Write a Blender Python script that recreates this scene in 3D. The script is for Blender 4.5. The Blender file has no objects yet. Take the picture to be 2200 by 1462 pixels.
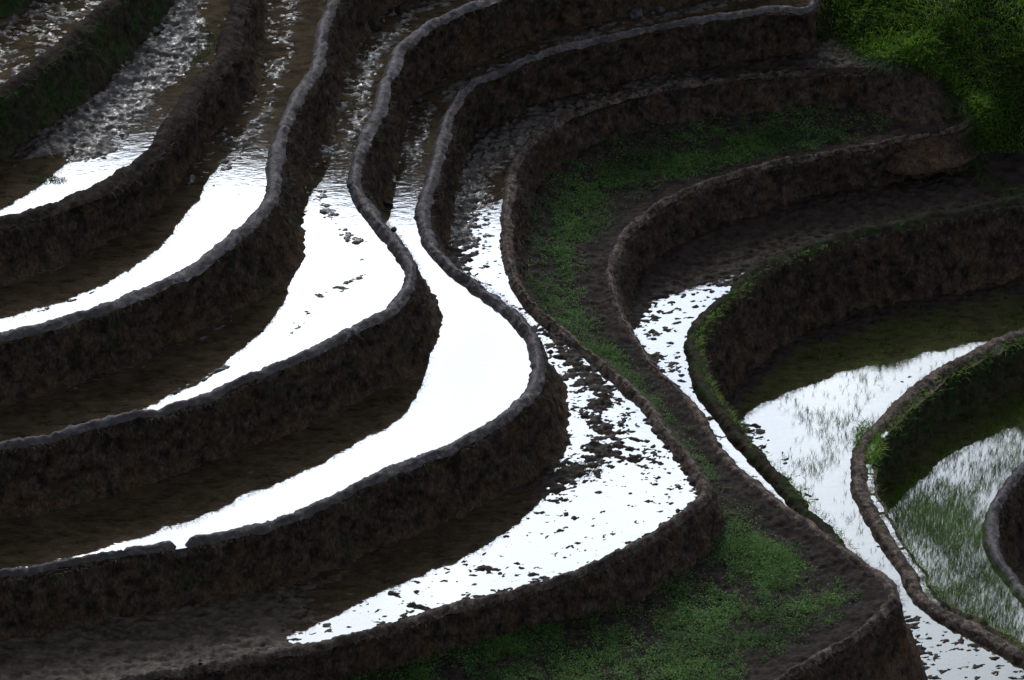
import bpy, math, random
import numpy as np
from mathutils import Vector, Matrix
from mathutils.geometry import tessellate_polygon

rng = np.random.default_rng(7)
random.seed(7)
sc = bpy.context.scene
COL = sc.collection

# ------------------------------------------------------------------ camera
PHI = math.radians(36.0)
R = 66.0
LENS = 135.0
FPX = 2200.0 * LENS / 36.0
CAM = np.array([0.0, -R * math.cos(PHI), R * math.sin(PHI)])
FWD = np.array([0.0, math.cos(PHI), -math.sin(PHI)])
UP = np.array([0.0, math.sin(PHI), math.cos(PHI)])
cd = bpy.data.cameras.new('camera')
cd.lens = LENS; cd.sensor_width = 36.0; cd.clip_start = 0.5; cd.clip_end = 6000
co = bpy.data.objects.new('camera', cd); COL.objects.link(co)
co.location = CAM; co.rotation_euler = (math.pi / 2 - PHI, 0, 0)
sc.camera = co

def at(px, py, z):
    """the place on the level z that the camera sees at a point of the photograph"""
    px = np.asarray(px, float); py = np.asarray(py, float)
    dx = (px - 1100.0) / FPX; dy = -(py - 731.0) / FPX
    dX = dx; dY = FWD[1] + dy * UP[1]; dZ = FWD[2] + dy * UP[2]
    t = (z - CAM[2]) / dZ
    return np.stack([CAM[0] + t * dX, CAM[1] + t * dY, np.zeros_like(t) + z], -1)

def proj(p):
    v = p - CAM
    d = v @ FWD
    return 1100 + FPX * v[..., 0] / d, 731 - FPX * (v @ UP) / d

# ------------------------------------------------------------------ noise
def _h(ix, iy, s):
    n = (ix * 374761393 + iy * 668265263 + s * 1442695041) & 0x7fffffff
    n = ((n ^ (n >> 13)) * 1274126177) & 0x7fffffff
    return ((n ^ (n >> 16)) & 0xffff) / 65535.0
def vnoise(x, y, s=0):
    x = np.asarray(x, float); y = np.asarray(y, float)
    ix = np.floor(x).astype(np.int64); iy = np.floor(y).astype(np.int64)
    fx = x - ix; fy = y - iy
    fx = fx * fx * fx * (fx * (fx * 6 - 15) + 10); fy = fy * fy * fy * (fy * (fy * 6 - 15) + 10)
    a = _h(ix, iy, s); b = _h(ix + 1, iy, s); c = _h(ix, iy + 1, s); d = _h(ix + 1, iy + 1, s)
    return (a + (b - a) * fx + (c - a) * fy + (a - b - c + d) * fx * fy) * 2 - 1
def fbm(x, y, s=0, o=4, g=0.5):
    t = 0; a = 1.0; n = 0
    x = np.asarray(x, float); y = np.asarray(y, float)
    for k in range(o):
        t = t + a * vnoise(x * 0.8 - y * 0.6 + 17.3 * k, x * 0.6 + y * 0.8 - 9.1 * k, s + k)
        n += a; a *= g; x = x * 2.03; y = y * 2.03
    return t / n * 1.6

# ------------------------------------------------------------------ materials
def mat(name):
    m = bpy.data.materials.new(name); m.use_nodes = True
    nt = m.node_tree; b = nt.nodes['Principled BSDF']
    return m, nt, b
def N(nt, t, **kw):
    n = nt.nodes.new(t)
    for k, v in kw.items():
        if k in n.inputs: n.inputs[k].default_value = v
        else: setattr(n, k, v)
    return n
def ramp(nt, fac, stops):
    r = N(nt, 'ShaderNodeValToRGB')
    while len(r.color_ramp.elements) < len(stops): r.color_ramp.elements.new(0.5)
    for e, (p, c) in zip(r.color_ramp.elements, stops):
        e.position = p; e.color = (*c, 1) if len(c) == 3 else c
    nt.links.new(fac, r.inputs['Fac'])
    return r.outputs['Color']
def noise(nt, vec, scale, detail=6, rough=0.6, dist=0.0):
    n = N(nt, 'ShaderNodeTexNoise', Scale=scale, Detail=detail, Roughness=rough, Distortion=dist)
    nt.links.new(vec, n.inputs['Vector']); return n.outputs['Fac']
def mix(nt, fac, a, b, mode='MIX'):
    m = N(nt, 'ShaderNodeMix', data_type='RGBA', blend_type=mode)
    if isinstance(fac, (int, float)): m.inputs[0].default_value = fac
    else: nt.links.new(fac, m.inputs[0])
    for s, v in ((6, a), (7, b)):
        if isinstance(v, tuple): m.inputs[s].default_value = (*v, 1)
        else: nt.links.new(v, m.inputs[s])
    return m.outputs[2]
def objco(nt, scale=(1, 1, 1)):
    t = N(nt, 'ShaderNodeTexCoord'); mp = N(nt, 'ShaderNodeMapping')
    mp.inputs['Scale'].default_value = scale
    nt.links.new(t.outputs['Object'], mp.inputs['Vector'])
    return mp.outputs['Vector']
def bump(nt, b, h, strength, dist, prev=None):
    n = N(nt, 'ShaderNodeBump', Strength=strength, Distance=dist)
    nt.links.new(h, n.inputs['Height'])
    if prev is not None: nt.links.new(prev, n.inputs['Normal'])
    nt.links.new(n.outputs['Normal'], b.inputs['Normal'])
    return n.outputs['Normal']

def face_mat(name, dark, mid, rust, moss, moss_amt, rust_amt=0.5):
    m, nt, b = mat(name); v = objco(nt); vs = objco(nt, (1, 1, 0.5))
    c = mix(nt, ramp(nt, noise(nt, v, 5, 8, 0.65), [(0.38, (0, 0, 0)), (0.66, (1, 1, 1))]), dark, mid)
    r = ramp(nt, noise(nt, vs, 2.6, 6, 0.6, 0.4), [(0.52, (0, 0, 0)), (0.70, (rust_amt,) * 3)])
    c = mix(nt, r, c, rust)
    at_ = N(nt, 'ShaderNodeAttribute', attribute_name='wear')
    low = ramp(nt, at_.outputs['Fac'], [(0.62, (0, 0, 0)), (0.95, (1, 1, 1))])
    pat = ramp(nt, noise(nt, v, 4.5, 6, 0.65), [(0.42, (0, 0, 0)), (0.66, (0.6,) * 3)])
    c = mix(nt, mix(nt, 1.0, low, pat, 'MULTIPLY'), c, rust)
    g = ramp(nt, noise(nt, vs, 3.7, 7, 0.65, 0.3), [(0.62 - 0.25 * moss_amt, (0, 0, 0)), (0.80 - 0.22 * moss_amt, (0.9,) * 3)])
    c = mix(nt, g, c, moss)
    s = ramp(nt, noise(nt, vs, 24, 5, 0.75), [(0.34, (0.22,) * 3), (0.64, (1.15,) * 3)])
    c = mix(nt, 1.0, c, s, 'MULTIPLY')
    p = ramp(nt, noise(nt, v, 42, 3, 0.6), [(0.66, (0, 0, 0)), (0.76, (0.55,) * 3)])
    c = mix(nt, p, c, (0.12, 0.11, 0.10))
    nt.links.new(c, b.inputs['Base Color'])
    b.inputs['Roughness'].default_value = 0.85
    b.inputs['Specular IOR Level'].default_value = 0.2
    n1 = bump(nt, b, noise(nt, vs, 14, 8, 0.7), 0.9, 0.05)
    bump(nt, b, noise(nt, v, 60, 4, 0.7), 0.7, 0.012, n1)
    return m
def bund_mat(name, lo, hi, moss, moss_amt, rough=0.55, spec=0.4, worn=True):
    m, nt, b = mat(name); v = objco(nt)
    c = mix(nt, ramp(nt, noise(nt, v, 9, 8, 0.7), [(0.40, (0, 0, 0)), (0.62, (1, 1, 1))]), lo, hi)
    pb = ramp(nt, noise(nt, v, 34, 4, 0.7), [(0.38, (0.40,) * 3), (0.60, (1.15,) * 3)])
    c = mix(nt, 1.0, c, pb, 'MULTIPLY')
    pc = ramp(nt, noise(nt, v, 2.4, 5, 0.65), [(0.36, (0.50, 0.47, 0.43)), (0.58, (1.08, 1.06, 1.04))])
    c = mix(nt, 1.0, c, pc, 'MULTIPLY')
    at_ = N(nt, 'ShaderNodeAttribute', attribute_name='wear')
    if worn: c = mix(nt, at_.outputs['Fac'], tuple(x * 0.9 for x in lo), c)
    g = ramp(nt, noise(nt, v, 3.1, 6, 0.65), [(0.62 - 0.25 * moss_amt, (0, 0, 0)), (0.76 - 0.25 * moss_amt, (0.9,) * 3)])
    c = mix(nt, g, c, moss)
    nt.links.new(c, b.inputs['Base Color'])
    rr = ramp(nt, noise(nt, v, 6, 5, 0.6), [(0.35, (rough - 0.12,) * 3), (0.65, (rough + 0.15,) * 3)])
    nt.links.new(rr, b.inputs['Roughness'])
    b.inputs['Specular IOR Level'].default_value = spec
    n1 = bump(nt, b, noise(nt, v, 16, 7, 0.7), 0.8, 0.04)
    bump(nt, b, noise(nt, v, 55, 4, 0.7), 0.7, 0.012, n1)
    return m
def mud_mat(name, lo, hi, rough, spec, patchy=False):
    m, nt, b = mat(name); v = objco(nt); va = objco(nt, (0.5, 1, 1))
    c = mix(nt, ramp(nt, noise(nt, va, 8, 8, 0.7), [(0.36, (0, 0, 0)), (0.66, (1, 1, 1))]), lo, hi)
    nt.links.new(c, b.inputs['Base Color'])
    if patchy: rr = ramp(nt, noise(nt, va, 9, 6, 0.65, 0.2), [(0.43, (0.7,) * 3), (0.54, (rough,) * 3)])
    else: rr = ramp(nt, noise(nt, v, 11, 5, 0.6), [(0.35, (rough * 0.75,) * 3), (0.65, (min(1, rough * 1.35),) * 3)])
    nt.links.new(rr, b.inputs['Roughness'])
    b.inputs['Specular IOR Level'].default_value = spec
    bump(nt, b, noise(nt, va, 30, 6, 0.7), 0.6, 0.02)
    return m
def water_mat(name, col, ripple):
    m, nt, b = mat(name); v = objco(nt); vs = objco(nt, (0.45, 1, 1))
    c = mix(nt, ramp(nt, noise(nt, v, 1.3, 7, 0.65), [(0.35, (0, 0, 0)), (0.68, (1, 1, 1))]), tuple(x * 0.55 for x in col), col)
    sp = ramp(nt, noise(nt, vs, 20, 5, 0.75), [(0.56, (0, 0, 0)), (0.72, (0.7,) * 3)])
    c = mix(nt, sp, c, (0.13, 0.115, 0.09))
    s2 = ramp(nt, noise(nt, vs, 7, 6, 0.7), [(0.34, (0.45,) * 3), (0.60, (1.1,) * 3)])
    c = mix(nt, 1.0, c, s2, 'MULTIPLY')
    nt.links.new(c, b.inputs['Base Color'])
    b.inputs['Roughness'].default_value = 0.03
    b.inputs['IOR'].default_value = 1.45
    n1 = bump(nt, b, noise(nt, vs, 9, 3, 0.5, 0.3), ripple, 0.012)
    bump(nt, b, noise(nt, vs, 28, 2, 0.5), ripple, 0.004, n1)
    return m
def leaf_mat(name, stops, trans=0.25, rough=0.6):
    m, nt, b = mat(name)
    g = N(nt, 'ShaderNodeNewGeometry')
    c = ramp(nt, g.outputs['Random Per Island'], stops)
    n = ramp(nt, noise(nt, objco(nt), 1.1, 5, 0.6), [(0.35, (0.55,) * 3), (0.65, (1.25,) * 3)])
    c = mix(nt, 1.0, c, n, 'MULTIPLY')
    nt.links.new(c, b.inputs['Base Color'])
    b.inputs['Roughness'].default_value = rough
    b.inputs['Specular IOR Level'].default_value = 0.25
    t = N(nt, 'ShaderNodeBsdfTranslucent'); nt.links.new(c, t.inputs['Color'])
    ms = N(nt, 'ShaderNodeMixShader'); ms.inputs[0].default_value = trans
    out = nt.nodes['Material Output']
    nt.links.new(b.outputs[0], ms.inputs[1]); nt.links.new(t.outputs[0], ms.inputs[2])
    nt.links.new(ms.outputs[0], out.inputs['Surface'])
    return m

M = {}
M['face_brown'] = face_mat('face_brown', (0.012, 0.009, 0.007), (0.112, 0.080, 0.056), (0.135, 0.070, 0.030), (0.030, 0.052, 0.014), 0.25)
M['face_purple'] = face_mat('face_purple', (0.014, 0.010, 0.009), (0.120, 0.086, 0.064), (0.140, 0.070, 0.030), (0.030, 0.050, 0.014), 0.15)
M['face_green'] = face_mat('face_green', (0.014, 0.012, 0.007), (0.080, 0.066, 0.044), (0.085, 0.052, 0.026), (0.026, 0.070, 0.012), 0.7)
M['bund_grey'] = bund_mat('bund_grey', (0.035, 0.031, 0.036), (0.140, 0.130, 0.146), (0.03, 0.04, 0.02), 0.0, 0.5, 0.4)
M['bund_brown'] = bund_mat('bund_brown', (0.025, 0.019, 0.016), (0.200, 0.160, 0.138), (0.03, 0.04, 0.015), 0.2, 0.7, 0.2)
M['bund_dark'] = bund_mat('bund_dark', (0.012, 0.009, 0.007), (0.044, 0.032, 0.026), (0.03, 0.04, 0.015), 0.2, 0.8, 0.12)
M['bund_moss'] = bund_mat('bund_moss', (0.016, 0.013, 0.009), (0.055, 0.046, 0.030), (0.016, 0.034, 0.007), 0.6, 0.8, 0.12)
M['mud'] = mud_mat('dark_mud', (0.010, 0.008, 0.006), (0.042, 0.032, 0.025), 0.55, 0.12)
M['mud_wet'] = mud_mat('wet_mud', (0.012, 0.009, 0.007), (0.042, 0.032, 0.024), 0.07, 0.6, True)
M['mud_pale'] = mud_mat('pale_mud', (0.016, 0.013, 0.010), (0.095, 0.078, 0.060), 0.6, 0.2)
M['soil'] = mud_mat('field_soil', (0.008, 0.006, 0.0055), (0.036, 0.028, 0.025), 0.85, 0.1)
M['water'] = water_mat('still_water', (0.060, 0.045, 0.028), 0.035)
M['water_green'] = water_mat('still_green_water', (0.060, 0.062, 0.026), 0.025)
M['weed'] = leaf_mat('weed_leaf', [(0, (0.026, 0.075, 0.022)), (0.5, (0.070, 0.165, 0.034)), (0.96, (0.10, 0.21, 0.045)), (0.985, (0.20, 0.20, 0.02))], 0.35)
M['field_grass'] = leaf_mat('field_grass', [(0, (0.025, 0.07, 0.018)), (0.5, (0.080, 0.175, 0.038)), (1, (0.15, 0.24, 0.065))], 0.4)
M['grass'] = leaf_mat('grass_blade', [(0, (0.03, 0.08, 0.008)), (0.45, (0.11, 0.25, 0.024)), (0.8, (0.20, 0.36, 0.045)), (1, (0.30, 0.42, 0.09))], 0.42)
M['rice'] = leaf_mat('rice_blade', [(0, (0.05, 0.11, 0.012)), (0.5, (0.09, 0.19, 0.022)), (1, (0.16, 0.26, 0.05))], 0.5)
M['dry'] = leaf_mat('dry_stalk', [(0, (0.016, 0.012, 0.009)), (0.5, (0.042, 0.033, 0.024)), (0.85, (0.075, 0.058, 0.042)), (1, (0.030, 0.045, 0.014))], 0.1, 0.8)
M['green_stalk'] = leaf_mat('green_stalk', [(0, (0.015, 0.035, 0.006)), (0.5, (0.028, 0.07, 0.012)), (0.8, (0.05, 0.045, 0.02)), (1, (0.05, 0.11, 0.02))], 0.15, 0.8)
M['stone'] = bund_mat('stone', (0.05, 0.05, 0.055), (0.17, 0.17, 0.18), (0.03, 0.04, 0.02), 0.0, 0.6, 0.3, False)
M['hill'] = face_mat('hill_forest', (0.012, 0.016, 0.010), (0.03, 0.038, 0.02), (0.03, 0.03, 0.02), (0.018, 0.03, 0.012), 0.4)

# ------------------------------------------------------------------ mesh helpers
def mesh_obj(name, verts, faces, material, parent=None, smooth=True, attr=None, mat2=None):
    me = bpy.data.meshes.new(name)
    verts = np.asarray(verts, np.float32); faces = np.asarray(faces, np.int32)
    n, k = faces.shape
    me.vertices.add(len(verts)); me.vertices.foreach_set('co', verts.ravel())
    me.loops.add(n * k); me.loops.foreach_set('vertex_index', faces.ravel())
    me.polygons.add(n)
    me.polygons.foreach_set('loop_start', np.arange(0, n * k, k, dtype=np.int32))
    me.polygons.foreach_set('loop_total', np.full(n, k, np.int32))
    if smooth: me.polygons.foreach_set('use_smooth', np.ones(n, bool))
    me.update(calc_edges=True); me.validate()
    me.materials.append(material)
    if attr is not None:
        a_ = me.attributes.new('wear', 'FLOAT', 'POINT'); a_.data.foreach_set('value', np.asarray(attr, np.float32).ravel())
    if mat2 is not None:
        me.materials.append(mat2[0]); me.materials.append(M['mud_pale']); me.polygons.foreach_set('material_index', np.asarray(mat2[1], np.int32))
    o = bpy.data.objects.new(name, me); COL.objects.link(o)
    if parent is not None: o.parent = parent
    return o
def strip(rows):
    """rows: array (nrow, ncol, 3) -> verts, quads"""
    r, c, _ = rows.shape
    i = np.arange(r - 1)[:, None] * c + np.arange(c - 1)[None, :]
    f = np.stack([i, i + 1, i + c + 1, i + c], -1).reshape(-1, 4)
    return rows.reshape(-1, 3), f
def empty(name, loc):
    o = bpy.data.objects.new(name, None); COL.objects.link(o); o.location = loc; return o
def tag(o, label=None, cat=None, group=None, kind=None):
    if label: o['label'] = label
    if cat: o['category'] = cat
    if group: o['group'] = group
    if kind: o['kind'] = kind
    return o

STEP = 0.035
def smooth_curve(pts, step=STEP, sig=0.14):
    pts = np.asarray(pts, float)
    out = []
    P = np.vstack([2 * pts[0] - pts[1], pts, 2 * pts[-1] - pts[-2]])
    for i in range(1, len(P) - 2):
        p0, p1, p2, p3 = P[i - 1], P[i], P[i + 1], P[i + 2]
        n = max(2, int(np.linalg.norm(p2 - p1) / 0.04))
        t = (np.arange(n) / n)[:, None]
        out.append(0.5 * ((2 * p1) + (-p0 + p2) * t + (2 * p0 - 5 * p1 + 4 * p2 - p3) * t ** 2 + (-p0 + 3 * p1 - 3 * p2 + p3) * t ** 3))
    out.append(pts[-1:])
    c = np.vstack(out)
    def resample(c, step):
        d = np.r_[0, np.cumsum(np.linalg.norm(np.diff(c, axis=0), axis=1))]
        s = np.arange(0, d[-1], step)
        return np.stack([np.interp(s, d, c[:, k]) for k in range(c.shape[1])], -1)
    c = resample(c, step)
    k = int(3 * sig / step); w = np.exp(-0.5 * (np.arange(-k, k + 1) * step / sig) ** 2); w /= w.sum()
    cp = np.vstack([c[:1].repeat(k, 0), c, c[-1:].repeat(k, 0)])
    c = np.stack([np.convolve(cp[:, j], w, 'valid') for j in range(c.shape[1])], -1)
    return resample(c, step)

def sstep(v, a, b):
    t = np.clip((v - a) / (b - a), 0, 1); return t * t * (3 - 2 * t)
def inside(poly, x, y):
    res = np.zeros(x.shape, bool)
    n = len(poly); j = n - 1
    for i in range(n):
        xi, yi = poly[i]; xj, yj = poly[j]
        if yi != yj:
            c = ((yi > y) != (yj > y)) & (x < (xj - xi) * (y - yi) / (yj - yi) + xi)
            res ^= c
        j = i
    return res
def dist_to(curve, x, y):
    c = curve[::3]
    best = np.full(x.shape, 1e9)
    for i in range(0, len(c), 1):
        best = np.minimum(best, (x - c[i, 0]) ** 2 + (y - c[i, 1]) ** 2)
    return np.sqrt(best)

# ------------------------------------------------------------------ the terraces, traced on the photograph
HB = 0.12
LV = {'Y': 6.0, 'Z': 4.99, 'A': 3.98, 'B': 3.17, 'C': 2.16, 'D': 1.09, 'E': 0.0, 'F': -0.86, 'G': -1.80, 'H': -3.28, 'I': -4.16, 'J': -5.28}
RIM = {
 'Y': [(-500, 60), (-250, -40), (-100, -105), (0, -150), (80, -200), (160, -280)],
 'Z': [(-450, 385), (-200, 285), (7, 175), (40, 153), (76, 124), (113, 95), (153, 58), (189, 22), (218, 0), (290, -80), (360, -200)],
 'A': [(-500, 565), (-200, 508), (0, 464), (55, 449), (109, 433), (156, 413), (200, 393), (236, 373), (276, 349), (302, 327), (320, 309), (342, 276), (364, 247), (385, 211), (418, 171), (451, 135), (469, 87), (484, 44), (498, 7), (508, -60), (530, -200)],
 'B': [(-500, 815), (-200, 758), (0, 710), (95, 690), (156, 670), (218, 650), (291, 623), (349, 595), (404, 570), (444, 537), (484, 508), (524, 479), (549, 450), (565, 425), (578, 398), (578, 374), (575, 345), (585, 309), (596, 269), (615, 225), (640, 178), (665, 145), (676, 102), (684, 55), (698, 18), (712, -10), (760, -70), (840, -130), (1000, -180)],
 'C': [(-500, 1055), (-200, 1000), (0, 952), (73, 941), (145, 926), (218, 905), (309, 881), (364, 866), (436, 843), (509, 808), (600, 774), (655, 748), (727, 712), (765, 690), (824, 661), (845, 639), (864, 614), (873, 592), (871, 563), (856, 541), (835, 515), (813, 490), (798, 472), (782, 447), (765, 423), (755, 400), (750, 375), (755, 345), (760, 320), (771, 291), (787, 258), (803, 236), (811, 204), (820, 171), (831, 138), (845, 105), (864, 84), (893, 62), (933, 36), (976, 18), (1027, 0), (1075, -24), (1136, -49), (1209, -74), (1318, -101), (1500, -142), (1700, -190)],
 'D': [(-500, 1310), (-200, 1258), (0, 1222), (55, 1213), (109, 1204), (164, 1195), (218, 1184), (273, 1175), (309, 1166), (345, 1160), (385, 1156), (418, 1149), (473, 1138), (545, 1122), (600, 1107), (673, 1079), (727, 1050), (773, 1028), (845, 995), (933, 962), (973, 946), (1027, 919), (1078, 886), (1107, 856), (1133, 828), (1145, 799), (1147, 770), (1138, 734), (1122, 701), (1096, 675), (1056, 643), (1009, 606), (962, 570), (918, 526), (902, 485), (896, 450), (904, 418), (915, 393), (922, 356), (933, 327), (940, 291), (947, 255), (958, 233), (969, 215), (984, 193), (1009, 171), (1045, 153), (1093, 131), (1155, 109), (1227, 89), (1318, 69), (1391, 55), (1473, 40), (1545, 28), (1604, 17), (1650, 9), (1695, 10), (1722, 16), (1738, 4), (1742, -25), (1735, -90), (1720, -200)],
 'E': [(-500, 1610), (-200, 1550), (0, 1510), (150, 1480), (298, 1449), (364, 1435), (436, 1420), (509, 1406), (611, 1389), (691, 1374), (809, 1344), (918, 1311), (1002, 1286), (1064, 1267), (1155, 1246), (1227, 1224), (1318, 1184), (1391, 1144), (1445, 1108), (1480, 1082), (1503, 1060), (1508, 1040), (1491, 1017), (1473, 987), (1455, 962), (1424, 926), (1391, 881), (1347, 835), (1296, 788), (1238, 741), (1184, 697), (1136, 654), (1104, 603), (1084, 559), (1078, 523), (1079, 486), (1078, 453), (1082, 418), (1089, 371), (1104, 335), (1125, 305), (1155, 280), (1191, 258), (1238, 236), (1300, 213), (1373, 194), (1473, 176), (1545, 165), (1655, 154), (1727, 147), (1836, 142), (1900, 146), (1942, 148), (1970, 136), (1985, 105), (1990, 40), (1990, -60)],
 'F': [(300, 1900), (900, 1740), (1300, 1610), (1500, 1540), (1655, 1462), (1698, 1433), (1764, 1393), (1829, 1358), (1876, 1324), (1903, 1292), (1906, 1264), (1884, 1238), (1836, 1209), (1789, 1173), (1745, 1140), (1691, 1104), (1647, 1071), (1611, 1038), (1567, 1004), (1531, 962), (1500, 908), (1475, 874), (1445, 837), (1409, 799), (1376, 759), (1347, 712), (1324, 668), (1311, 632), (1304, 588), (1307, 552), (1322, 515), (1347, 480), (1385, 450), (1427, 427), (1473, 404), (1545, 378), (1618, 356), (1709, 335), (1800, 319), (1873, 307), (1945, 290), (2018, 276), (2060, 266), (2085, 248), (2092, 220), (2090, 160), (2085, 60)],
 'G': [(1300, 1700), (1560, 1520), (1720, 1400), (1812, 1300), (1836, 1240), (1812, 1195), (1780, 1156), (1749, 1120), (1727, 1104), (1698, 1075), (1669, 1038), (1633, 1002), (1590, 955), (1553, 905), (1520, 865), (1495, 821), (1480, 770), (1474, 734), (1480, 701), (1498, 676), (1520, 657), (1564, 621), (1585, 599), (1618, 570), (1673, 545), (1745, 519), (1836, 490), (1945, 468), (2091, 438), (2200, 416), (2350, 385), (2500, 350)],
 'H': [(2600, 1680), (2400, 1548), (2280, 1473), (2200, 1424), (2145, 1390), (2091, 1360), (2025, 1325), (1982, 1295), (1956, 1264), (1942, 1231), (1920, 1198), (1898, 1166), (1876, 1133), (1860, 1107), (1846, 1078), (1836, 1056), (1831, 1030), (1833, 998), (1836, 965), (1850, 934), (1884, 900), (1924, 857), (1967, 821), (2015, 788), (2069, 757), (2127, 728), (2200, 702), (2350, 655), (2500, 610)],
 'I': [(2700, 1750), (2420, 1500), (2290, 1385), (2200, 1289), (2175, 1253), (2149, 1224), (2131, 1195), (2120, 1166), (2116, 1133), (2122, 1104), (2138, 1067), (2164, 1027), (2200, 991), (2300, 915), (2420, 850), (2600, 770)],
}
#          bund width, batter, full height to next level, face, bund, stalk material, stalks per m, label
WALL = {
 'Y': (0.35, 0.50, 1.20, 'face_green', 'bund_dark', 'green_stalk', 120, 'dark green grassy bank at the extreme top left corner, above the topmost paddy'),
 'Z': (0.26, 0.38, 1.13, 'face_green', 'bund_dark', 'green_stalk', 200, 'steep terrace wall overgrown with grass at top left, below the topmost speckled paddy'),
 'A': (0.30, 0.27, 0.93, 'face_brown', 'bund_dark', 'dry', 160, 'dark brown terrace wall without pale bund, second from the top left corner'),
 'B': (0.21, 0.26, 1.13, 'face_brown', 'bund_grey', 'dry', 160, 'terrace wall with grey bund meeting the top edge left of all other grey bunds'),
 'C': (0.20, 0.25, 1.19, 'face_brown', 'bund_grey', 'dry', 150, 'terrace wall with grey bund curling round the footprinted paddy in the upper middle'),
 'D': (0.20, 0.25, 1.21, 'face_brown', 'bund_grey', 'dry', 150, 'terrace wall with a small water notch cut in its grey bund at lower left'),
 'E': (0.17, 0.27, 0.98, 'face_purple', 'bund_brown', 'dry', 160, 'terrace wall with brown bund between the clod strewn paddy and the weedy field'),
 'F': (0.18, 0.27, 1.06, 'face_purple', 'bund_brown', 'dry', 170, 'terrace wall with brown bund bordering the weedy green field, rounded nose at lower right'),
 'G': (0.25, 0.24, 1.60, 'face_purple', 'bund_moss', 'dry', 260, 'tall purplish brown terrace wall with mossy green bund at right, above the rice seedling paddy'),
 'H': (0.37, 0.30, 1.00, 'face_green', 'bund_brown', 'green_stalk', 240, 'grassy terrace wall with wet path on its bund between the two rice seedling paddies'),
 'I': (0.20, 0.30, 1.24, 'face_purple', 'bund_grey', 'dry', 140, 'short curved terrace wall cut off by the right edge, beside the densest rice'),
}
CUR = {}; POLY = {}
for k, pts in RIM.items():
    a = np.array(pts, float)
    CUR[k] = smooth_curve(at(a[:, 0], a[:, 1], LV[k] + HB))[:, :2]
def closed(k):
    c = CUR[k][::4]
    s, e = c[0], c[-1]
    far = 40.0
    if k in ('F', 'G'):
        extra = [(e[0], far), (-30, far), (-30, s[1] - 1)]
    else:
        extra = [(e[0], far), (-40, far), (-40, s[1])] if k not in ('H', 'I') else [(e[0], far), (-40, far), (-40, s[1] - 3), (s[0], s[1] - 3)]
    return np.vstack([c, np.array(extra)])
for k in RIM: POLY[k] = closed(k)

def frame(c):
    t = np.gradient(c, axis=0); t /= np.linalg.norm(t, axis=1)[:, None]
    n = np.stack([t[:, 1], -t[:, 0]], -1)
    return t, n

def blades(name, base, direc, length, width, material, parent=None, bend=0.35, seg=2, side=None):
    """many grass blades in one mesh; base (n,3), direc (n,3) unit, length (n,), width (n,)"""
    n = len(base)
    if side is None:
        a = rng.uniform(0, 2 * math.pi, n)
        side = np.stack([np.cos(a), np.sin(a), np.zeros(n)], -1)
    droop = np.stack([direc[:, 0], direc[:, 1], direc[:, 2] * 0 - 0.6], -1)
    V = []; 
    for j in range(seg + 1):
        t = j / seg
        p = base + direc * (length * t)[:, None] + droop * (length * bend * t * t)[:, None]
        w = (width * (1 - 0.85 * t) * 0.5)[:, None]
        V.append(p - side * w); V.append(p + side * w)
    V = np.stack(V, 1)                               # n, 2(seg+1), 3
    k = 2 * (seg + 1)
    f = []
    for j in range(seg):
        f.append(np.stack([np.arange(n) * k + 2 * j + q for q in (0, 1, 3, 2)], -1))
    return mesh_obj(name, V.reshape(-1, 3), np.vstack(f), material, parent, smooth=False)

# where each wall meets the paddy below it in the photograph
FOOT = {
 'Z': [(0, 334), (65, 316), (120, 280), (175, 247), (218, 215), (262, 175), (295, 135), (320, 95)],
 'A': [(7, 621), (109, 586), (182, 548), (247, 519), (291, 494), (418, 349), (487, 269), (520, 233), (564, 196), (571, 98)],
 'B': [(7, 875), (145, 839), (291, 788), (364, 752), (436, 708), (545, 654), (618, 606), (664, 541), (655, 455), (669, 382), (713, 290)],
 'C': [(0, 1122), (73, 1104), (255, 1060), (364, 1031), (473, 987), (545, 966), (736, 886), (809, 850), (882, 806), (951, 700), (933, 614), (845, 385), (871, 284), (904, 196), (1009, 120), (1136, 84), (1318, 47)],
 'D': [(0, 1397), (145, 1373), (255, 1347), (473, 1300), (691, 1235), (845, 1173), (991, 1111), (1096, 1060), (1151, 1035), (1224, 930), (1224, 843), (1020, 330), (1093, 262), (1184, 218), (1300, 175), (1391, 162)],
 'E': [(875, 1446), (1027, 1398), (1245, 1344), (1336, 1340)],
 'F': [(1655, 480), (1800, 425), (1900, 425)],
 'G': [(1604, 817), (1673, 763), (1793, 690), (1945, 657), (2109, 621)],
 'H': [(2100, 861)],
}
NOTCH = at(388, 1160, LV['D'] + HB)[:2]
EXTRA = {'F': 2.6, 'G': 1.0}
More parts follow.
